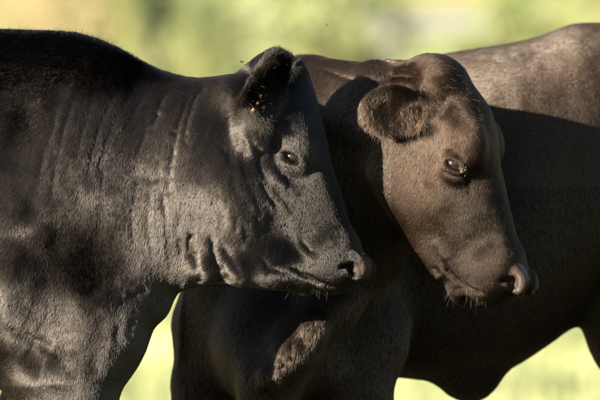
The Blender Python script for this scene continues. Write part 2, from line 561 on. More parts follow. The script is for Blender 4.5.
def legs(B, top, d, knee=0.0, hind=False, r=0.075):
    """top = (x,y,z) of elbow or stifle; d = +1 when the animal faces +x"""
    x, y, z = top
    if not hind:
        B.chain([((x, y, z), r * 1.25), ((x + 0.01 * d, y, 0.62), r * 0.86), ((x + knee * d, y, 0.42), 0.048)], 0.05)
        B.chain([((x + knee * d, y, 0.42), 0.048), ((x + (knee - 0.01) * d, y, 0.18), 0.030), ((x + (knee - 0.01) * d, y, 0.12), 0.037)], 0.03)
        fx = x + (knee - 0.01) * d
    else:
        B.chain([((x, y, z), r * 1.9), ((x + 0.04 * d, y, 0.72), r * 1.15), ((x - 0.14 * d, y, 0.50), 0.05)], 0.06)
        B.chain([((x - 0.14 * d, y, 0.50), 0.048), ((x - 0.11 * d, y, 0.20), 0.033), ((x - 0.10 * d, y, 0.12), 0.040)], 0.03)
        fx = x - 0.10 * d
    B.cone((fx, y, 0.12), (fx + 0.025 * d, y, 0.07), 0.038, 0.042, 0.02)
    return fx

# ------------------------------------------------------------------ hooves, eyes, shared bits
M_hoof = simple_mat('hoof_horn', (0.03, 0.026, 0.022), 0.55, 40, (0.06, 0.05, 0.04), 0.3)
M_eye, N_, L_, b_ = new_mat('eye_wet')
b_.inputs['Base Color'].default_value = (0.012, 0.010, 0.012, 1)
b_.inputs['Roughness'].default_value = 0.06
b_.inputs['Coat Weight'].default_value = 0.6

def hoof(parent, x, y, d):
    for q in (-1, 1):
        V = []; n = 12
        for z, rr, off in ((0.0, 0.036, 0.045), (0.035, 0.033, 0.036), (0.075, 0.027, 0.022), (0.09, 0.015, 0.018)):
            for i in range(n):
                a = 2 * math.pi * i / n
                V.append((x + d * off + math.cos(a) * rr * 1.25, y + q * 0.026 + math.sin(a) * rr * 0.75, z))
        Fs = [(j * n + i, j * n + (i + 1) % n, (j + 1) * n + (i + 1) % n, (j + 1) * n + i) for j in range(3) for i in range(n)]
        V.append((x + d * 0.018, y + q * 0.026, 0.092)); V.append((x + d * 0.045, y + q * 0.026, 0.0))
        c1, c0 = len(V) - 2, len(V) - 1
        Fs += [(3 * n + i, 3 * n + (i + 1) % n, c1, c1) for i in range(n)]
        Fs += [((i + 1) % n, i, c0, c0) for i in range(n)]
        me = bpy.data.meshes.new('hoof')
        me.from_pydata(V, [], [tuple(dict.fromkeys(f)) for f in Fs]); me.materials.append(M_hoof)
        me.polygons.foreach_set('use_smooth', [True] * len(me.polygons))
        o = bpy.data.objects.new('hoof', me); COL.objects.link(o); o.parent = parent

def eyes(H, parent):
    for q in (-1, 1):
        A = H.eye_axes(q)
        V, Fs = uv_ball(H.p(0.190, H.ef - .001, H.es * q), A, (0.0215 * H.k, 0.0195 * H.k, 0.0195 * H.k))
        mesh_obj('eye', V, Fs, M_eye, parent)

def attr_point(o, name, vals):
    a = o.data.attributes.new(name, 'FLOAT', 'POINT')
    a.data.foreach_set('value', np.asarray(vals, np.float32))

def tail_tube(parent, pts, rad, mat):
    V = []; Fs = []; n = 10
    for i, (p, r) in enumerate(zip(pts, rad)):
        for j in range(n):
            a = 2 * math.pi * j / n
            V.append((p[0] + math.cos(a) * r, p[1] + math.sin(a) * r, p[2]))
    for i in range(len(pts) - 1):
        for j in range(n): Fs.append((i * n + j, i * n + (j + 1) % n, (i + 1) * n + (j + 1) % n, (i + 1) * n + j))
    mesh_obj('tail', V, Fs, mat, parent)

def whiskers(name, H, parent, mat, seed):
    r = np.random.default_rng(seed); roots = []; dirs = []; lens = []
    for i in range(150):
        t = r.random() * .82
        if t < 0.45:      # chin
            u, f, s = r.uniform(0.33, 0.435), r.uniform(-0.145, -0.128), r.uniform(-0.03, 0.04)
            d = -H.f * 0.6 + H.u * 0.8 + H.s * r.normal(0, 0.4); l = r.uniform(0.012, 0.028)
        elif t < 0.75:    # lips
            u, f, s = r.uniform(0.39, 0.46), r.uniform(-0.105, -0.07), r.uniform(0.035, 0.055)
            d = H.u * 1.0 + H.s * 0.6 - H.f * 0.2; l = r.uniform(0.01, 0.028)
        else:             # beside the nostril
            u, f, s = r.uniform(0.405, 0.425), r.uniform(0.004, 0.010), r.uniform(0.01, 0.045)
            d = H.f * 0.7 + H.u * 0.8 + H.s * 0.3; l = r.uniform(0.008, 0.022)
        roots.append(H.p(u, f, s)); dirs.append(d + r.normal(0, 0.25, 3)); lens.append(l)
    strands(name, np.array(roots), np.array(dirs), np.array(lens), mat, parent, 0.00011, 0.25, 0.35, seed)

def lashes(H, parent, mat, seed):
    r = np.random.default_rng(seed); roots = []; dirs = []; lens = []
    A = H.eye_axes(1)
    for i in range(46):
        t = r.uniform(-1, 1)
        up = 1 if i < 32 else -1
        c = H.p(0.190, H.ef - .002, H.es + .019)
        roots.append(c + A[0] * t * 0.016 + A[1] * up * 0.010 * math.sqrt(1 - t * t * 0.8) )
        dirs.append(A[2] * 1.0 + A[1] * up * 0.5 + A[0] * t * 0.5 - np.array([0, 0, 0.5]) + r.normal(0, 0.1, 3))
        lens.append(r.uniform(0.008, 0.018))
    strands('eyelashes', np.array(roots), np.array(dirs), np.array(lens), mat, parent, 0.00018, 0.1, 0.2, seed)

def edge_mask(V, n, sx0=-70, sx1=670):
    px, py = to_px(V)
    inside = (px > sx0) & (px < sx1) & (py > -40) & (py < 440)
    vis = n[:, 1] < 0.35
    return np.where(inside & vis, 1.0, 0.04)

# ------------------------------------------------------------------ LEFT COW
def left_cow():
    root = empty('cow', (-1.0, 0.08, 0))
    tag(root, 'black cow in front on the left with burrs in its ear, head over the other', 'cow', 'black cattle in the pasture')
    B = Body()
    B.loft([(-800, 140, 300, .10, .05), (-770, 70, 330, .10, .17), (-700, 42, 370, .10, .23), (-560, 30, 385, .10, .27),
            (-350, 40, 400, .10, .33), (-150, 40, 396, .10, .31), (-60, 35, 388, .10, .27), (0, 33, 384, .10, .245, .25), (25, 34, 398, .10, .235, .25),
            (50, 36, 402, .095, .22, .25), (80, 43, 400, .08, .20, .25), (103, 53, 396, .065, .175, .2),
            (122, 60, 386, .05, .155, .15), (136, 66, 370, .045, .14, .1), (146, 69, 347, .04, .13, .05), (154, 72, 323, .035, .125),
            (166, 75, 308, .03, .12), (176, 77, 295, .025, .115), (190, 78.5, 280, .02, .11), (210, 78.5, 272, .015, .10), (232, 75, 262, 0.02, .085), (250, 73, 250, 0.03, .065), (268, 80, 225, 0.04, .04)],
           power=2.15)
    H = Head(298, 59, 0.05, 0.30, 12, 0)
    e0 = at(254, 122, -0.055)
    e1 = at(279, 55, -0.085)
    f0 = H.p(0.075, -0.085, -0.085); f1 = H.p(0.09, -0.11, -0.235)
    nrm = H.f * 0.9 + np.array([0, 0, -0.5])
    H.build(B, [(e0, e1, np.array([.70, -.70, -.10]), 0.104, 0.016, 1.12), (f0, f1, nrm, 0.085, 0.015, 1.1)], ef=-0.053, es=0.069)
    # shoulder, brisket and throat masses
    def bl(px, py, Y, rx, ry, rz, k=0.05, tilt=0):
        c, s_ = math.cos(math.radians(tilt)), math.sin(math.radians(tilt))
        B.ell(at(px, py, Y), [[c, 0, s_], [0, 1, 0], [-s_, 0, c]], (rx, ry, rz), k)
    bl(40, 200, -0.01, .11, .09, .26, .13, -18)         # shoulder blade
    bl(88, 325, -0.03, .075, .075, .11, .05, 10)        # point of the shoulder
    bl(122, 335, 0.02, .035, .09, .085, .03, -10)       # front of the brisket
    bl(150, 305, 0.01, .03, .05, .03, .03, -30)
    bl(5, 290, -0.08, .06, .08, .10, .05)               # elbow muscle
    bl(236, 195, 0.02, .075, .10, .12, .06)
    bl(205, 268, -0.04, .017, .03, .024, .02)          # throat folds
    bl(236, 270, -0.035, .026, .035, .024, .02)
    bl(243, 98, -0.035, .036, .028, .028, .05)
    B.cone(at(212, 250, .01), at(300, 272, .01), .055, .028, .05)
    bl(268, 268, 0.0, .05, .045, .03, .04)
    bl(185, 268, 0.0, .02, .05, .03, .03)
    B.cone(at(60, 380, -0.02), at(66, 440, -0.02), .11, .075, .05)
    fx = [legs(B, (at(66, 430, 0)[0], -0.02, 0.56), 1, 0.02), legs(B, (at(30, 430, 0)[0], 0.25, 0.56), 1, -0.03)]
    hx = [legs(B, (-1.95, -0.02, 0.85), 1, 0, True, .085), legs(B, (-1.80, 0.24, 0.85), 1, 0, True, .085)]
    V, Q = B.mesh(axis([(-2.36, -.68, .014), (-.68, -.16, .0034), (-.16, .24, .0026)]),
                  axis([(-.34, .06, .0031), (.06, .52, .010)]),
                  axis([(0.05, .585, .010), (.585, 1.42, .0029)]))
    V = lap_smooth(V, Q, 2, 0.5)
    S = Sculpt(V, Q)
    G = S.stroke
    # broad forms of neck and shoulder
    G([(45, 240), (75, 252), (110, 255)], 32, -10)
    G([(20, 355), (45, 362)], 15, -10)
    G([(70, 300), (60, 340), (75, 380)], 9, -4)
    G([(130, 296), (121, 318), (117, 345)], 8, -5)
    G([(108, 312), (99, 345), (97, 380)], 9, -4)
    G([(136, 318), (131, 340)], 5, -2.5)
    G([(30, 90), (22, 130), (10, 170)], 14, -7)
    G([(8, 330), (30, 338), (52, 352)], 6, -5)
    G([(150, 288), (140, 296), (128, 300)], 5, -4)
    # long neck folds
    folds = [[(150, 86), (137, 108), (120, 135), (106, 165), (101, 200)], [(135, 86), (121, 110), (108, 140), (97, 178)],
             [(190, 86), (180, 112), (172, 145), (166, 185), (168, 235), (172, 268)], [(118, 88), (104, 118), (94, 150), (88, 185)],
             [(172, 86), (160, 106), (146, 134), (134, 165)], [(203, 84), (192, 108), (186, 140)], [(98, 88), (86, 122), (78, 160)],
             [(160, 150), (152, 190), (150, 230), (156, 262)], [(80, 85), (68, 120), (58, 165), (54, 200)],
             [(142, 170), (134, 210), (136, 250)], [(60, 100), (48, 140), (40, 180)]]
    for i, fo in enumerate(folds):
        G(fo, 2.6, -3.4 if i < 6 else -2.0)
        G([(x + 6, y + 1) for x, y in fo], 4.0, 0.5)
    # throat and jaw creases
    for fo, r, a in [([(193, 232), (192, 252), (196, 275)], 4, -5.5), ([(214, 234), (216, 252), (221, 277)], 4, -5),
                     ([(226, 246), (232, 260), (246, 270)], 4, -3.5), ([(203, 215), (203, 240)], 3, -1.2),
                     ([(246, 222), (250, 245)], 3, -1.2), ([(262, 252), (275, 268), (296, 280)], 3.0, -3),
                     ([(238, 205), (240, 235)], 3, -1), ([(182, 210), (180, 235), (184, 262)], 3.5, -2),
                     ([(258, 215), (262, 240)], 3, -1), ([(224, 205), (226, 232)], 3, -1)]:
        G(fo, r, a)
    # cheek and brow wrinkles
    for fo, r, a in [([(222, 142), (230, 150), (234, 162)], 3.5, -5), ([(240, 136), (245, 158), (250, 178)], 2.6, -3),
                     ([(252, 132), (260, 155), (268, 178)], 2.6, -3.5), ([(262, 175), (270, 195), (282, 212)], 2.6, -2.8),
                     ([(250, 180), (258, 200), (262, 215)], 2.4, -2), ([(275, 182), (284, 198), (296, 214)], 2.4, -2.5),
                     ([(232, 165), (240, 190), (242, 205)], 2.6, -2), ([(283, 176), (296, 180), (302, 190)], 2.2, -2.2)]:
        G(fo, r * 1.3, a * 0.5)
        G([(x - 4, y + 1) for x, y in fo], 2.8, -a * 0.2)
    # face: mouth line, cheek ridge, bump beside nose
    G([(292, 262), (303, 276), (316, 285), (332, 290), (346, 292)], 1.8, -6)
    G([(294, 238), (304, 248), (316, 262)], 4, 2.5); G([(300, 238), (310, 250)], 2.5, -3)
    G([(318, 215), (334, 240)], 8, 1.5)
    G([(264, 138), (270, 160), (278, 176), (292, 186)], 6, 5)
    G([(300, 200), (312, 225)], 9, -2.0)
    S.done()
    V = S.V
    n1 = noise3(V, 0.045, 31) * 0.0012 + noise3(V, 0.018, 32) * 0.0003
    px, py = to_px(V)
    wn_ = np.clip((py - 70) / 20, 0, 1) * np.clip((262 - px) / 20, 0, 1)
    n1 = n1 + wn_ * (streaks(V, -.35, 1, .010, .14, 61) * .0005 + streaks(V, -.3, 1, .022, .16, 62) * .0012)
    wc_ = np.exp(-(((px - 250) / 30) ** 2 + ((py - 172) / 42) ** 2))
    n1 = n1 + wc_ * (streaks(V, .15, 1, .010, .035, 63) * .0008 + noise3(V, .018, 64) * .0007)
    V = V + S.N * n1[:, None]
    V = lap_smooth(V, Q, 1, 0.35); N = vnormals(V, Q)
    coat = (0.006, 0.0046, 0.0038)
    mat = hide_mat('black_hide', coat, (0.10,0.068,0.055))
    px, py = to_px(V)
    def bare_at(P):
        x, y = to_px(P)
        n = np.exp(-(((x - 366) / 6) ** 2 + ((y - 268) / 13) ** 2) ** 1.5)
        return np.clip(n * 1.3, 0, 1)
    body = mesh_obj('body', V, Q, mat, root)
    attr_point(body, 'bare', bare_at(V))
    eyes(H, root)
    for x, y in zip(fx + hx, (-0.02, 0.25, -0.02, 0.24)): hoof(root, x, y, 1)
    tail_tube(root, [(-2.17, .10, 1.22), (-2.24, .10, 1.15), (-2.27, .10, .9), (-2.26, .10, .6), (-2.26, .10, .42), (-2.26, .10, .30)], (.03, .028, .02, .017, .045, .01), mat)
    hm = hair_mat('black_hair', (0.002, 0.0015, 0.0013), (0.036, 0.030, 0.026), 0.25)
    guide = [(0, 60, -1, .35), (60, 60, -.8, .8), (120, 85, -.6, 1), (60, 150, -.5, 1), (0, 150, -.8, .8), (140, 150, -.35, 1), (200, 100, -.7, .8), (100, 230, -.2, 1),
             (170, 230, -.2, 1), (60, 300, -.3, 1), (0, 300, -.6, 1), (110, 350, -.2, 1), (140, 310, -.5, .8), (230, 100, -1, .2, 25), (225, 150, -.8, .6, 30),
             (240, 200, -.6, .9, 30), (220, 250, -.6, .5, 30), (270, 240, -.6, .8, 25), (275, 200, -.3, 1, 25), (300, 130, -.1, 1, 22), (320, 200, .1, 1, 22), (335, 240, .2, 1, 16),
             (350, 270, .4, 1, 12), (300, 270, -.2, 1, 16), (330, 285, .1, 1, 12), (275, 70, -.1, -1, 18), (295, 80, .2, 1, 15), (243, 95, -.8, .5, 16), (258, 112, .5, .5, 8), (265, 70, .4, -1, 12), (288, 160, -.4, .9, 14)]
    body.update_tag()
    def ln(P, x, y, n):
        L = np.full(len(P), 0.0095)
        L = np.where((y < 60 + x * 0.12) & (x < 200), 0.015, L)
        head = 1 / (1 + np.exp(-(x - 235) / 8)) * (y > 70)
        L = L * (1 - 0.2 * head)
        L = np.where((x > 325) & (y > 240), L * 0.7, L)
        tuft = np.exp(-(((x - 280) / 20) ** 2 + ((y - 62) / 12) ** 2)); L = L + tuft * 0.014
        ear = np.exp(-(((x - 262) / 24) ** 2 + ((y - 90) / 30) ** 2)) * (P[:, 1] < -.05); L = L + ear * 0.007
        return L * (1 - np.clip(bare_at(P) * 1.6, 0, 1))
    def lift(P, x, y, n):
        l = np.full(len(P), 0.19)
        top = np.exp(-((y - np.interp(x, [0, 40, 100, 140, 185], [33, 35, 52, 68, 78])) / 9) ** 2) * (x < 235)
        l = l + top * 0.75 * np.clip((210 - x) / 60, 0.15, 1)
        l = l + 0.6 * np.exp(-(((x - 280) / 20) ** 2 + ((y - 60) / 12) ** 2)) 
        return l
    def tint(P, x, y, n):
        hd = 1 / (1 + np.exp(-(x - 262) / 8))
        return 0.62 - .48 * hd + 0.2 * np.exp(-(((x - 100) / 30) ** 2 + ((y - 68) / 12) ** 2)) - 0.6 * (dull(P, x, y, n) - .12)  # last term darkens the hair where dull paints in shade
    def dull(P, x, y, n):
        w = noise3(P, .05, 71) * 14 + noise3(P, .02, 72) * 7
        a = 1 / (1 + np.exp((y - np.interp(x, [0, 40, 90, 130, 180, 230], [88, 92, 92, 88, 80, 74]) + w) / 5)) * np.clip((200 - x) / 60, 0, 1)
        b_ = 1 / (1 + np.exp((((x - 72 + w) / 52) ** 2 + ((y - 252 + w * .7) / 42) ** 2 - 1) * 2.6))  # shoulder patch: self-shade of raised hair painted in as low gloss
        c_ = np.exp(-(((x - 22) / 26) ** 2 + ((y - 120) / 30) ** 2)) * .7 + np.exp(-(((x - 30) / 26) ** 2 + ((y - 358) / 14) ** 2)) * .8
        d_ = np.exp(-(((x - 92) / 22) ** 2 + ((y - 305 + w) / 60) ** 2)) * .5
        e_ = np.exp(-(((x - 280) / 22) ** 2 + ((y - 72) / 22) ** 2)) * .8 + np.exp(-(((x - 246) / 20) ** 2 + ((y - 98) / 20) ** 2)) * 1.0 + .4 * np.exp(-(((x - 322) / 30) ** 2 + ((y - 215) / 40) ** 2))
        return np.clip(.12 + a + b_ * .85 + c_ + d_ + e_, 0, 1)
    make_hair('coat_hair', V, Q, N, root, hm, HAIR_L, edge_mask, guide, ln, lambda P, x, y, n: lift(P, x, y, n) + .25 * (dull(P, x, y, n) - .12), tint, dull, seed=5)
    whm = hair_mat('whisker_hair', (0.10, 0.08, 0.06), (0.30, 0.26, 0.20), 0.3)
    whiskers('whiskers', H, root, whm, 8)
    lashes(H, root, hm, 9)
    # pale stiff hairs standing up from the poll, and the fringe below the ear
    r = np.random.default_rng(77)
    ro = []; di = []; le = []
    for i in range(2600):
        x = r.uniform(-20, 185); p = S.crest(x, r)
        if p is None: continue
        ro.append(p); di.append((r.normal(0.1, .3), r.normal(-.1, .3), 1)); le.append(r.uniform(.007, .017) * (1 - .45 * max(0, x - 110) / 75))
    strands('mane', np.array(ro), np.array(di), np.array(le), hm, root, .00022, .15, .2, 13, dull=.75)
    ro = []; di = []; le = []
    for i in range(420):
        x = r.uniform(262, 299); p = S.snap(x, r.uniform(56, 72))
        if p is None: continue
        ro.append(p); di.append((r.normal(0.15, .3), r.normal(-.1, .3), 1)); le.append(r.uniform(.010, .026))
    strands('poll_tuft', np.array(ro), np.array(di), np.array(le), hm, root, .00026, .2, .5, 3)
    ro = []; di = []; le = []
    for i in range(900):
        t = r.random(); p = S.snap(238 + 30 * t + r.normal(0, 2), 112 + 10 * t + r.normal(0, 4))
        if p is None: continue
        ro.append(p); di.append((r.normal(.5, .3), r.normal(-.4, .3), -1)); le.append(r.uniform(.010, .022))
    strands('ear_fringe', np.array(ro), np.array(di), np.array(le), hm, root, .00022, .2, .4, 4, dull=.4)
    ro = []; di = []; le = []
    for i in range(320):
        t = r.random(); p = S.snap(256 + 26 * t + r.normal(0, 5), 118 - 58 * t + r.normal(0, 4))
        if p is None or p[1] > -.02: continue
        ro.append(p); di.append((r.normal(.4, .35), r.normal(-.5, .3), r.normal(.3, .4))); le.append(r.uniform(.008, .017))
    strands('inner_ear_hair', np.array(ro), np.array(di), np.array(le), hm, root, .00018, .2, .5, 14, dull=.4)
    return root, S, H

# ------------------------------------------------------------------ RIGHT COW
def right_cow():
    root = empty('cow', (0.3, 0.75, 0))
    tag(root, 'brown-black cow standing behind on the right, its head turned back along its own flank', 'cow', 'black cattle in the pasture')
    B = Body()
    B.loft([(184, 200, 330, .60, .03), (192, 140, 370, .60, .10), (215, 100, 400, .62, .17), (250, 75, 410, .64, .21), (285, 58, 406, .67, .235), (312, 54, 397, .69, .25),
            (345, 64, 390, .70, .26), (372, 67, 378, .72, .27), (400, 64, 376.5, .745, .28), (428, 58, 380, .76, .285), (460, 51.5, 384, .775, .29), (490, 46.5, 378, .79, .29),
            (515, 43, 366, .80, .285), (540, 37, 350, .82, .28), (560, 28, 336, .84, .27), (578, 23.5, 322, .85, .26), (600, 23.5, 300, .87, .25), (640, 27, 285, .91, .24),
            (700, 36, 280, 1.03, .22), (750, 60, 290, 1.07, .18), (780, 110, 280, 1.09, .08)], power=2.3)
    H = Head(486, 62, 0.12, 0.175, 15, 0, 1.03)
    e0 = H.p(0.085, -0.125, 0.070)
    e1 = at(360, 106, 0.0)
    f0 = H.p(0.075, -0.125, -0.080); f1 = H.p(0.11, -0.16, -0.22)
    nrm = np.array([-0.35, -0.90, -0.12])
    H.build(B, rec=.055, jaw=.028, ears=[(e0, e1, nrm, 0.108, 0.015, 1.4), (f0, f1, H.f * .9 + np.array([0, 0, -.5]), 0.085, 0.015, 1.1)])
    def bl(px, py, Y, rx, ry, rz, k=0.05, tilt=0):
        c, s_ = math.cos(math.radians(tilt)), math.sin(math.radians(tilt))
        B.ell(at(px, py, Y), [[c, 0, s_], [0, 1, 0], [-s_, 0, c]], (rx, ry, rz), k)
    Z = np.array([0, 0, 1.0])
    # neck bent round towards the camera and back along the flank
    B.cone(at(262, 175, .52), at(318, 160, .36), .125, .105, .07, Z, 1.55)
    B.cone(at(318, 160, .36), at(372, 142, .27), .105, .085, .06, Z, 1.5)
    B.cone(at(372, 142, .25), at(415, 132, .17), .085, .075, .06, Z, 1.4)
    B.cone(at(315, 84, .42), at(385, 88, .25), .05, .038, .05); B.cone(at(385, 88, .25), at(428, 82, .16), .038, .038, .05)       # crest
    bl(300, 90, .50, .10, .10, .06, .06)
    B.cone(at(330, 235, .42), at(372, 205, .32), .13, .09, .08)
    bl(300, 300, .46, .10, .13, .16, .08)
    # dewlap from throat to brisket, with folds
    B.chain([(at(392, 205, .24), .05), (at(366, 255, .32), .05), (at(330, 310, .27), .036), (at(294, 350, .215), .030), (at(268, 384, .245), .030), (at(262, 430, .27), .06)], .08)
    bl(311, 330, .195, .024, .022, .032, .03, -30); bl(286, 358, .175, .020, .020, .026, .03, -30); bl(270, 377, .185, .020, .025, .022, .03)
    bl(470, 375, .74, .055, .07, .055, .05)            # navel fold
    bl(604, 300, .80, .035, .05, .07, .05, -25)         # flank fold
    bl(352, 325, .47, .10, .09, .13, .07)              # near shoulder
    B.cone(at(357, 350, .47), at(355, 400, .44), .10, .066, .05)
    bl(272, 350, .41, .115, .15, .13, .09)
    bl(318, 372, .44, .07, .11, .05, .06)
    B.cone(at(216, 330, .62), at(213, 400, .62), .09, .062, .05)
    nl = at(355, 430, .44); fl = at(212, 430, .62)
    fx = [legs(B, (nl[0], .44, .56), -1, 0.0, r=.066), legs(B, (fl[0], .62, .56), -1, 0.03, r=.062)]
    B.chain([(at(656, 230, .88), .15), (at(644, 320, .86), .10), (at(662, 400, .86), .07)], .06)
    hl = at(662, 400, .84)
    fx += [legs(B, (hl[0] - .02, .84, .70), -1, 0, True, .06), legs(B, (hl[0] + .10, 1.10, .72), -1, 0, True, .07)]
    V, Q = B.mesh(axis([(-.40, .04, .0038), (.04, .48, .0027), (.48, .72, .004), (.72, 1.25, .012)]),
                  axis([(-.06, .34, .003), (.34, .80, .005), (.80, 1.42, .012)]),
                  axis([(0.05, .56, .010), (.56, 1.42, .003)]))
    V = lap_smooth(V, Q, 2, 0.5)
    S = Sculpt(V, Q); G = S.stroke
    # neck skin folds above the ear
    G([(318, 66), (350, 76), (388, 78)], 3, -3); G([(384, 72), (398, 72), (412, 74)], 3.5, -7)
    # dewlap folds
    for fo, a in (([(322, 318), (308, 330), (304, 346)], -6), ([(300, 326), (292, 342), (294, 362)], -7), ([(284, 346), (280, 362), (286, 378)], -6), ([(272, 362), (270, 376), (276, 390)], -5), ([(312, 322), (300, 340)], 2), ([(286, 352), (276, 370)], 2)): G(fo, 3, a)
    # face
    G([(441, 262), (447, 274), (456, 283), (468, 291), (482, 296)], 1.8, -6)
    G([(432, 240), (446, 262)], 5, 3); G([(438, 150), (428, 170), (430, 190)], 7, -2.5)
    G([(446, 205), (452, 235), (458, 262)], 7, -3); G([(462, 215), (468, 240)], 7, 1.5)
    for fo in ([(440, 172), (452, 178), (464, 178)], [(444, 146), (452, 142), (462, 145)], [(448, 136), (458, 134)]): G(fo, 2.4, -2.2)
    G([(462, 172), (470, 182), (474, 196)], 3, -2.5)
    G([(425, 120), (440, 110), (450, 90)], 4, -2); G([(431, 268), (436, 277)], 3, -4)
    # flank: hip hollow and ribs
    G([(545, 120), (560, 90), (565, 60)], 26, -2.5)
    for x in (455, 480, 505, 530): G([(x, 75), (x + 6, 120), (x + 8, 170)], 9, -0.8)
    G([(480, 60), (530, 52), (560, 42)], 6, -3)
    S.done()
    V = S.V
    V = V + S.N * (noise3(V, 0.06, 41) * 0.0010 + noise3(V, 0.02, 42) * 0.0003)[:, None]
    V = lap_smooth(V, Q, 1, 0.35); N = vnormals(V, Q)
    mat = hide_mat('brown_black_hide', (0.012, 0.0078, 0.0054), (0.05, 0.036, 0.03))
    def bare_at(P):
        x, y = to_px(P)
        n = np.exp(-(((x - 518) / 11) ** 2 + ((y - 277) / 15) ** 2) ** 1.5) * 1.3 + np.exp(-(((x - 462) / 11) ** 2 + ((y - 291) / 6) ** 2) ** 1.5) * 0.7
        return np.clip(n * (P[:, 1] < 0.4), 0, 1)
    body = mesh_obj('body', V, Q, mat, root)
    attr_point(body, 'bare', bare_at(V))
    eyes(H, root)
    for x, y in zip(fx, (.44, .62, .84, 1.10)): hoof(root, x, y, -1)
    e = at(778, 100, 1.09)
    tail_tube(root, [(e[0] - .04, 1.09, 1.22), (e[0] + .03, 1.09, 1.15), (e[0] + .06, 1.09, .9), (e[0] + .05, 1.09, .6), (e[0] + .05, 1.09, .42), (e[0] + .05, 1.09, .30)], (.03, .028, .02, .017, .045, .01), mat)
    hm = hair_mat('brown_black_hair', (0.003, 0.0021, 0.0015), (0.054, 0.030, 0.016), 0.28)
    guide = [(320, 80, -.4, 1), (350, 75, -1, .3), (400, 70, 1, .1), (450, 60, 1, .3, 20), (520, 60, 1, .35), (580, 50, 1, .5), (520, 100, .9, .6), (580, 120, .6, 1), (560, 200, .5, 1),
             (500, 330, .6, .8), (300, 200, -.2, 1), (220, 330, 0, 1), (350, 360, 0, 1), (290, 350, -.3, 1, 25), (430, 90, .1, -1, 10), (455, 90, .3, 1, 16), (405, 90, -1, .2, 18), (385, 118, -.8, 1, 16),
             (420, 130, -.3, 1, 16), (440, 120, .1, 1, 16), (480, 130, .3, 1, 18), (470, 170, .1, 1, 16), (420, 180, -.5, .9, 20), (410, 220, -.4, 1, 20), (450, 220, .0, 1, 20), (490, 220, .3, 1, 20),
             (500, 255, .4, 1, 14), (460, 265, .1, 1, 14), (430, 255, -.1, 1, 12), (452, 157, -.4, .8, 10)]
    def ishead(P, x, y):
        return (P[:, 1] < 0.42) & (x > 392) & (x < 530) & (y > 55) & (y < 305)
    def ln(P, x, y, n):
        hd = ishead(P, x, y)
        L = np.where(hd, 0.0090, 0.0095)
        L = np.where(hd & (y < 145), 0.012, L)
        ear = np.exp(-(((x - 385) / 30) ** 2 + ((y - 118) / 14) ** 2)) * (P[:, 1] < .3); L = L + ear * 0.010
        L = L + 0.006 * np.exp(-(((x - 440) / 14) ** 2 + ((y - 70) / 10) ** 2))
        return L * (1 - np.clip(bare_at(P) * 1.6, 0, 1))
    def lift(P, x, y, n):
        l = np.full(len(P), 0.19)
        l = l + 0.4 * np.exp(-(((x - 385) / 30) ** 2 + ((y - 122) / 12) ** 2)) * (P[:, 1] < .3)
        return l + 0.3 * np.exp(-(((x - 440) / 16) ** 2 + ((y - 66) / 10) ** 2))
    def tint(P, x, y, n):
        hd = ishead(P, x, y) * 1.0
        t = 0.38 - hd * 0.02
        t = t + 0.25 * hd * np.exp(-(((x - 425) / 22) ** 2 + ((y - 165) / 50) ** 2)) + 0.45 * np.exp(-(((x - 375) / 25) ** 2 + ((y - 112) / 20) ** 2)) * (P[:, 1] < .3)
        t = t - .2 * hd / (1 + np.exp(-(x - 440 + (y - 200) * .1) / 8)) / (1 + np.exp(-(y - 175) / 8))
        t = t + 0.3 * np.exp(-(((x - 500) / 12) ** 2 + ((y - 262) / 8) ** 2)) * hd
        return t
    def mask(Vc, n):
        x, y = to_px(Vc)
        w = edge_mask(Vc, n)
        hidden = (x < 295) & (y < 285)
        return np.where(hidden, 0.05, w) * np.where(ishead(Vc, x, y), 2.2, np.where((x > 430) & (y < 185), 1.8, .7))
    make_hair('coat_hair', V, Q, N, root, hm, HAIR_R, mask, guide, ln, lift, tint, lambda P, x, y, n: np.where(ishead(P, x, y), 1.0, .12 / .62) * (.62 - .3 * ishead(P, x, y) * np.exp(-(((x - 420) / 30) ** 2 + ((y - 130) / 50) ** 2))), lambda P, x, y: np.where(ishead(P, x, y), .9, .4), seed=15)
    whm = hair_mat('pale_whisker_hair', (0.12, 0.10, 0.08), (0.36, 0.32, 0.26), 0.3)
    whiskers('whiskers', H, root, whm, 18)
    lashes(H, root, hm, 19)
    r = np.random.default_rng(78)
    ro = []; di = []; le = []
    for i in range(900):
        t = r.random(); p = S.snap(364 + 56 * t + r.normal(0, 2), np.interp(t, [0, .25, .5, 1], [100, 126, 128, 118]) + r.normal(0, 5))
        if p is None or p[1] > .3: continue
        ro.append(p); di.append((r.normal(-.5 + t * .4, .35), r.normal(-.5, .3), -.8)); le.append(r.uniform(.010, .022))
    strands('ear_fringe', np.array(ro), np.array(di), np.array(le), hm, root, .00024, .2, .85, 6)
    ro = []; di = []; le = []
    for i in range(1500):
        x = r.uniform(422, 482); y = r.uniform(60, 112) + max(0, x - 445) * .6; p = S.snap(x, y)
        if p is None or p[1] > .25: continue
        ro.append(p); di.append((r.normal(.25, .35), r.normal(-.45, .2), r.normal(-.5, .5))); le.append(r.uniform(.010, .018))
    strands('forehead_hair', np.array(ro), np.array(di), np.array(le), hm, root, .00020, .2, .45, 16, dull=.5)
    # crust of dried tears at the inner corner of the eye
    Vt = []; Ft = []
    c0 = S.snap(464, 172)
    for i in range(15):
        o = c0 + np.array([r.normal(0, .0028), -0.0008 + r.normal(0, .0008), r.normal(0, .0045)])
        v, f = uv_ball(o, np.eye(3), (r.uniform(.0010, .0022), .0010, r.uniform(.0012, .0026)), 6, 4)
        Ft += [tuple(a + len(Vt) for a in q) for q in f]; Vt += list(v)
    cr = mesh_obj('tear_crust', Vt, Ft, simple_mat('tear_crust', (0.12, 0.105, 0.07), 0.6), root)
    tag(cr, 'pale crust at the inner corner of the eye')
    return root, S, H

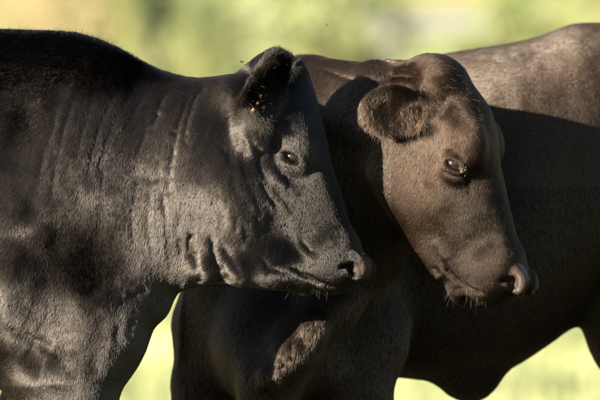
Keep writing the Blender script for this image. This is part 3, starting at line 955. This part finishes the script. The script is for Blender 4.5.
HAIR_L, HAIR_R = 620000, 600000
LC, LS, LH = left_cow()
print('left cow', round(time.time() - T0, 1))
RC, RS, RH = right_cow()
for root_ in (LC, RC):
    for ch in root_.children: ch.location = -root_.location
print('right cow', round(time.time() - T0, 1))

# ------------------------------------------------------------------ burrs in the left cow's ear
M_burr = simple_mat('dry_burr', (0.32, 0.19, 0.07), 0.6, 300, (0.44, 0.30, 0.13))
def burr(px, py, r, label, seed, dY=-0.010):
    rr = random.Random(seed)
    c = LS.snap(px, py) + np.array([0, dY, 0])
    V = []; Fs = []
    for k in range(34):                      # hooked bristles round a small core
        d = np.array([rr.gauss(0, 1) for _ in range(3)]); d /= np.linalg.norm(d)
        a = np.cross(d, [0.3, 0.5, 0.8]); a /= np.linalg.norm(a); b = np.cross(d, a)
        n0 = len(V)
        for t in range(3): V.append(c + d * r * 0.35 + (a * math.cos(t * 2.1) + b * math.sin(t * 2.1)) * r * 0.22)
        V.append(c + d * r * rr.uniform(.8, 1.15))
        for t in range(3): Fs.append((n0 + t, n0 + (t + 1) % 3, n0 + 3))
    me = bpy.data.meshes.new('burr'); me.from_pydata([tuple(v) for v in V], [], Fs); me.materials.append(M_burr)
    o = bpy.data.objects.new('burr', me); COL.objects.link(o)
    cv, cf = uv_ball(c, np.eye(3), (r * .5,) * 3, 10, 6)
    core = mesh_obj('burr_core', cv, cf, M_burr, o)
    tag(o, label, 'burr', "dry burrs in the left cow's ear")
burr(266, 109, .0052, "largest golden burr, rightmost of those in the left cow's ear", 1)
burr(263, 98, .0038, "small topmost golden burr in the left cow's ear", 2)
burr(255, 113, .0046, "golden burr at the lower left edge of the left cow's ear", 3)
burr(260, 106, .0034, "tiny golden burr touching the largest one on the left cow's ear", 4)

# ------------------------------------------------------------------ small flies in the air
M_fly = simple_mat('fly_body', (0.02, 0.018, 0.016), 0.4)
M_wing = simple_mat('fly_wing', (0.06, 0.055, 0.05), 0.5)
def fly(px, py, Y, label, a):
    c = at(px, py, Y)
    R = np.array([[math.cos(a), math.sin(a) * .6, math.sin(a) * .8], [0, .8, -.6], [0, .6, .8]])
    V, Fs = uv_ball(c, R, (.0030, .0014, .0014), 10, 8)
    V2, F2 = uv_ball(c + R[0] * .0032, R, (.0011, .0012, .0012), 8, 6)
    o = mesh_obj('fly', np.concatenate([V, V2]), list(Fs) + [tuple(i + len(V) for i in f) for f in F2], M_fly)
    for q in (-1, 1):
        w = [c + R[1] * q * .0008 + R[2] * .001, c + R[1] * q * .0032 - R[0] * .001 + R[2] * .0022, c + R[1] * q * .0026 - R[0] * .0042 + R[2] * .002, c + R[1] * q * .0006 - R[0] * .003 + R[2] * .0012]
        mesh_obj('wing', w, [(0, 1, 2, 3)], M_wing, o, False)
    tag(o, label, 'fly', 'flies in the air over the cattle')
fly(242, 62, .02, "tiny fly in the air just left of the left cow's poll", .4)
fly(327, 25, .10, 'topmost tiny fly in the air, above the gap between the two heads', 2.2)
fly(345, 63, .12, "tiny fly low over the right cow's neck crest", 1.1)

# ------------------------------------------------------------------ ground, hill, grass
def sheet(name, xs, ys, hf, mat):
    X, Y = np.meshgrid(xs, ys, indexing='ij')
    V = np.stack([X.ravel(), Y.ravel(), hf(X.ravel(), Y.ravel())], 1)
    nx, ny = len(xs), len(ys)
    I = np.arange(nx * ny).reshape(nx, ny)
    Q = np.stack([I[:-1, :-1], I[1:, :-1], I[1:, 1:], I[:-1, 1:]], -1).reshape(-1, 4)
    o = mesh_obj(name, V, Q, mat); tag(o, kind='structure'); return o

M_ground, N, L, b = new_mat('pasture_ground')
tc = N.new('ShaderNodeTexCoord')
n1 = N.new('ShaderNodeTexNoise'); n1.inputs['Scale'].default_value = 0.35; n1.inputs['Detail'].default_value = 8
L.new(tc.outputs['Object'], n1.inputs['Vector'])
r1 = N.new('ShaderNodeValToRGB'); e = r1.color_ramp.elements
e[0].position = .35; e[0].color = (.22, .29, .11, 1); e[1].position = .65; e[1].color = (.38, .41, .20, 1)
L.new(n1.outputs['Fac'], r1.inputs['Fac'])
# unseen turf and soil round the cattle darkened to cut bounce; pale uncut grass beyond
vd = N.new('ShaderNodeVectorMath'); vd.operation = 'DISTANCE'; vd.inputs[1].default_value = (0, -5, 0); L.new(tc.outputs['Object'], vd.inputs[0])
wr = N.new('ShaderNodeMapRange'); wr.inputs['From Min'].default_value = 16; wr.inputs['From Max'].default_value = 24; L.new(vd.outputs['Value'], wr.inputs['Value'])
r0 = N.new('ShaderNodeValToRGB'); r0.color_ramp.elements[0].position = .4; r0.color_ramp.elements[0].color = (.035, .03, .02, 1); r0.color_ramp.elements[1].color = (.04, .065, .02, 1)
L.new(n1.outputs['Fac'], r0.inputs['Fac'])
gm = N.new('ShaderNodeMix'); gm.data_type = 'RGBA'; L.new(wr.outputs['Result'], gm.inputs['Factor']); L.new(r0.outputs['Color'], gm.inputs['A']); L.new(r1.outputs['Color'], gm.inputs['B'])
L.new(gm.outputs['Result'], b.inputs['Base Color'])
b.inputs['Roughness'].default_value = .9; b.inputs['Specular IOR Level'].default_value = .1
n2 = N.new('ShaderNodeTexNoise'); n2.inputs['Scale'].default_value = 25; L.new(tc.outputs['Object'], n2.inputs['Vector'])
bp = N.new('ShaderNodeBump'); bp.inputs['Distance'].default_value = .08; L.new(n2.outputs['Fac'], bp.inputs['Height']); L.new(bp.outputs['Normal'], b.inputs['Normal'])
gx = np.concatenate([[-1500, -500, -150], np.linspace(-60, 60, 61), [150, 500, 1500]])
gy = np.concatenate([[-300, -100, -40], np.linspace(-20, 140, 81), [200, 400, 900, 2000]])
sheet('pasture_ground', gx, gy, lambda x, y: 0.05 * np.sin(x * .31 + 1) * np.sin(y * .17) * (np.abs(y) > 4) * (np.abs(y) < 150), M_ground)

M_hill = simple_mat('dry_hillside', (.46, .38, .17), .95, .05, (.30, .34, .12), 0, .05)
def hillf(x, y):
    t = np.clip((y - 150) / 180, 0, 1)
    return -0.5 + t * t * (3 - 2 * t) * (26 + 5 * np.sin(x * .02 + .6) + 2.5 * np.sin(x * .055))
sheet('hillside', np.linspace(-500, 500, 90), np.linspace(150, 420, 40), hillf, M_hill)

def leafy_mat(name, c1, c2, trans=.35):
    m, N, L, b = new_mat(name)
    oi = N.new('ShaderNodeAttribute'); oi.attribute_name = 'leaf'
    mx = N.new('ShaderNodeMix'); mx.data_type = 'RGBA'
    mx.inputs['A'].default_value = (*c1, 1); mx.inputs['B'].default_value = (*c2, 1)
    L.new(oi.outputs['Fac'], mx.inputs['Factor']); L.new(mx.outputs['Result'], b.inputs['Base Color'])
    b.inputs['Roughness'].default_value = .6
    tr = N.new('ShaderNodeBsdfTranslucent'); L.new(mx.outputs['Result'], tr.inputs['Color'])
    ms = N.new('ShaderNodeMixShader'); ms.inputs['Fac'].default_value = trans
    L.new(b.outputs[0], ms.inputs[1]); L.new(tr.outputs[0], ms.inputs[2])
    L.new(ms.outputs[0], N['Material Output'].inputs['Surface'])
    return m

# grass: blades as thin triangles, dense where the picture looks
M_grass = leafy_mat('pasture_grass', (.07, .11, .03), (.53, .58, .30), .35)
def grass(n_far, n_near):
    r = np.random.default_rng(5)
    y = 14 + (r.random(n_far) ** .8) * 90
    x = r.uniform(-1, 1, n_far) * (2.0 + (y + 12) * .085)
    xn = r.uniform(-3.2, 3.2, n_near); yn = r.uniform(-2.5, 14, n_near)
    x = np.concatenate([x, xn]); y = np.concatenate([y, yn])
    n = len(x)
    far = np.arange(n) < n_far
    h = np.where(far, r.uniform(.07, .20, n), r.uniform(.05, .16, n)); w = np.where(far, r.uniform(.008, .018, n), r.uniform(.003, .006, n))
    a = r.uniform(0, 2 * np.pi, n); la = r.uniform(0, 2 * np.pi, n); le = r.uniform(.1, .6, n) * h
    V = np.zeros((n, 3, 3))
    V[:, 0] = np.stack([x - np.cos(a) * w, y - np.sin(a) * w, np.full(n, -.02)], 1)
    V[:, 1] = np.stack([x + np.cos(a) * w, y + np.sin(a) * w, np.full(n, -.02)], 1)
    V[:, 2] = np.stack([x + np.cos(la) * le, y + np.sin(la) * le, h], 1)
    o = mesh_obj('grass', V.reshape(-1, 3), np.arange(3 * n).reshape(-1, 3), M_grass, None, False)
    pt = noise3(np.stack([x, y, 0 * x], 1), 1.6, 8) * 1.0 + noise3(np.stack([x, y, 0 * x], 1), .6, 18) * .3
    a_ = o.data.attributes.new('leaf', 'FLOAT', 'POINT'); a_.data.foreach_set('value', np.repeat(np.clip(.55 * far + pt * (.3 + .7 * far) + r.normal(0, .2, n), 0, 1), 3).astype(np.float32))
    tag(o, 'sunlit pale pasture grass', kind='stuff')
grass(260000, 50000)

# ------------------------------------------------------------------ trees at the far edge of the pasture
M_bark = simple_mat('bark', (.10, .075, .05), .9, 8, (.19, .15, .11), .5)
LM = {'yellow': leafy_mat('yellow_green_leaves', (.54, .62, .33), (.76, .83, .56), .4),
      'green': leafy_mat('green_leaves', (.20, .26, .10), (.44, .50, .22), .4),
      'dark': leafy_mat('dark_leaves', (.05, .07, .03), (.14, .18, .08), .3),
      'cream': leafy_mat('pale_cream_foliage', (.40, .34, .20), (.62, .54, .36), .4)}
def tree(px, Y, width, height, low, kind, label, seed, n=2600):
    r = np.random.default_rng(seed)
    x0 = at(px, 200, Y)[0]
    root = empty('tree', (x0, Y, 0)); tag(root, label, 'tree', 'trees along the far edge of the pasture')
    # trunk with limbs, tapered tubes
    V = []; Fs = []
    def tube(p, q, ra, rb, k=7):
        p = np.array(p, float); q = np.array(q, float); d = q - p; d /= np.linalg.norm(d)
        a = np.cross(d, [.31, .95, .02]); a /= np.linalg.norm(a); b = np.cross(d, a); n0 = len(V)
        for c, rr in ((p, ra), (q, rb)):
            for i in range(k): V.append(c + (a * math.cos(6.2832 * i / k) + b * math.sin(6.2832 * i / k)) * rr)
        for i in range(k): Fs.append((n0 + i, n0 + (i + 1) % k, n0 + k + (i + 1) % k, n0 + k + i))
    tube((0, 0, -.2), (.1, 0, low + .4), .16, .12); tube((.1, 0, low + .4), (0, .1, height * .8), .12, .04)
    ends = []
    for i in range(11):
        z = r.uniform(low * .8 + .3, height * .75); a = r.uniform(0, 6.28); l = width * .5 * r.uniform(.5, .95)
        q = (math.cos(a) * l, math.sin(a) * l * .8, min(height * .97, z + l * r.uniform(.2, .7)))
        tube((.05, 0, z), q, .06, .015, 5); ends.append(q)
    mesh_obj('trunk', V, Fs, M_bark, root)
    # leaf clusters round the limb ends and inside the crown
    cl = []
    for i in range(46):
        a = r.uniform(0, 6.28); rad = width * .5 * math.sqrt(r.random()); z = r.uniform(low, height)
        s = math.sqrt(max(.05, 1 - ((z - (low + height) / 2) / ((height - low) * .55)) ** 2))
        cl.append((math.cos(a) * rad * s, math.sin(a) * rad * s * .8, z, r.uniform(.25, .55) * width * .22 + .12, r.normal(0, .25)))
    cl = np.array(cl); ci = r.integers(0, len(cl), n)
    P = cl[ci, :3] + r.normal(0, 1, (n, 3)) * cl[ci, 3:4] * .55
    P[:, 2] = np.maximum(P[:, 2], .1)
    sz = r.uniform(.05, .12, n)
    d1 = r.normal(0, 1, (n, 3)); d1 /= np.linalg.norm(d1, axis=1, keepdims=True)
    d2 = np.cross(d1, r.normal(0, 1, (n, 3))); d2 /= np.linalg.norm(d2, axis=1, keepdims=True)
    W = np.stack([P - d1 * sz[:, None], P - d2 * sz[:, None] * .5, P + d1 * sz[:, None], P + d2 * sz[:, None] * .5], 1)
    c = mesh_obj('crown', W.reshape(-1, 3), np.arange(4 * n).reshape(-1, 4), LM[kind], root, False)
    lf = np.clip(.5 + cl[ci, 4] + r.normal(0, .2, n), 0, 1)
    a_ = c.data.attributes.new('leaf', 'FLOAT', 'POINT'); a_.data.foreach_set('value', np.repeat(lf, 4).astype(np.float32))
    return root
TREES = [(-90, 84, 5, 6.5, .4, 'green', 'green tree just beyond the left edge of the view'),
         (5, 88, 2.6, 5.5, .4, 'cream', 'pale dry tree at the left end of the far tree line'),
         (62, 80, 1.6, 5.0, .4, 'cream', 'cream-coloured bush left of the dark trunk-like tree'),
         (112, 84, 1.8, 5.5, .3, 'green', 'narrow green tree between the pale bush and the dark narrow tree'),
         (155, 74, .55, 5.0, .3, 'dark', 'narrow dark tree standing out over the left cow'),
         (200, 82, 2.2, 5.5, .3, 'yellow', 'yellow-green tree right of the narrow dark tree'),
         (262, 86, 2.4, 6, .3, 'yellow', "yellow-green tree above the left cow's poll"),
         (322, 84, 2.2, 5.8, .3, 'yellow', 'bright yellow-green tree between the two heads'),
         (372, 88, 1.8, 4.6, .3, 'green', "low green tree above the right cow's ear"),
         (456, 82, 2.4, 3.45, .3, 'green', 'low green tree in front of the white shed'),
         (512, 78, 1.4, 5.2, .3, 'green', 'mid-green tree at the right of the white shed'),
         (580, 86, 3.4, 6, .3, 'yellow', "olive-yellow tree above the right cow's hip"),
         (690, 84, 5, 6.5, .3, 'green', 'green tree just beyond the right edge of the view')]
for i, t in enumerate(TREES): tree(*t, 200 + i)

# white shed behind the low trees
def shed():
    c = at(440, 200, 100); root = empty('shed', (c[0], 100, 0)); tag(root, 'long white shed partly hidden behind the far trees', 'shed')
    MW = simple_mat('white_boards', (.34, .36, .30), .6, 3, (.30, .32, .26)); MR = simple_mat('shed_roof', (.40, .42, .38), .5); MD = simple_mat('shed_door', (.25, .22, .18), .7)
    def box(name, x0, x1, y0, y1, z0, z1, m):
        V = [(x, y, z) for x in (x0, x1) for y in (y0, y1) for z in (z0, z1)]
        F = [(0, 1, 3, 2), (4, 6, 7, 5), (0, 4, 5, 1), (2, 3, 7, 6), (0, 2, 6, 4), (1, 5, 7, 3)]
        return mesh_obj(name, V, F, m, root, False)
    w = 1.15
    box('wall', -w, w, 0, 5, 0, 4.2, MW)
    for i in range(12):
        x = -w + (i + .5) * 2 * w / 12
        box('plank', x - .085, x + .085, -.04, -.002, .02, 4.19, MW)
    box('door', -.5, .5, -.09, -.042, .02, 2.2, MD)
    V = [(-w - .15, -.4, 4.22), (w + .15, -.4, 4.22), (w + .15, 2.5, 4.6), (-w - .15, 2.5, 4.6), (-w - .15, 5.4, 4.22), (w + .15, 5.4, 4.22)]
    V = V + [(a, b_, c_ + .08) for a, b_, c_ in V]
    F = [(0, 1, 2, 3), (3, 2, 5, 4), (6, 9, 8, 7), (9, 10, 11, 8), (0, 6, 7, 1), (4, 5, 11, 10), (0, 3, 9, 6), (3, 4, 10, 9), (1, 7, 8, 2), (2, 8, 11, 5)]
    mesh_obj('roof', V, F, MR, root, False)
shed()
print('done', round(time.time() - T0, 1))
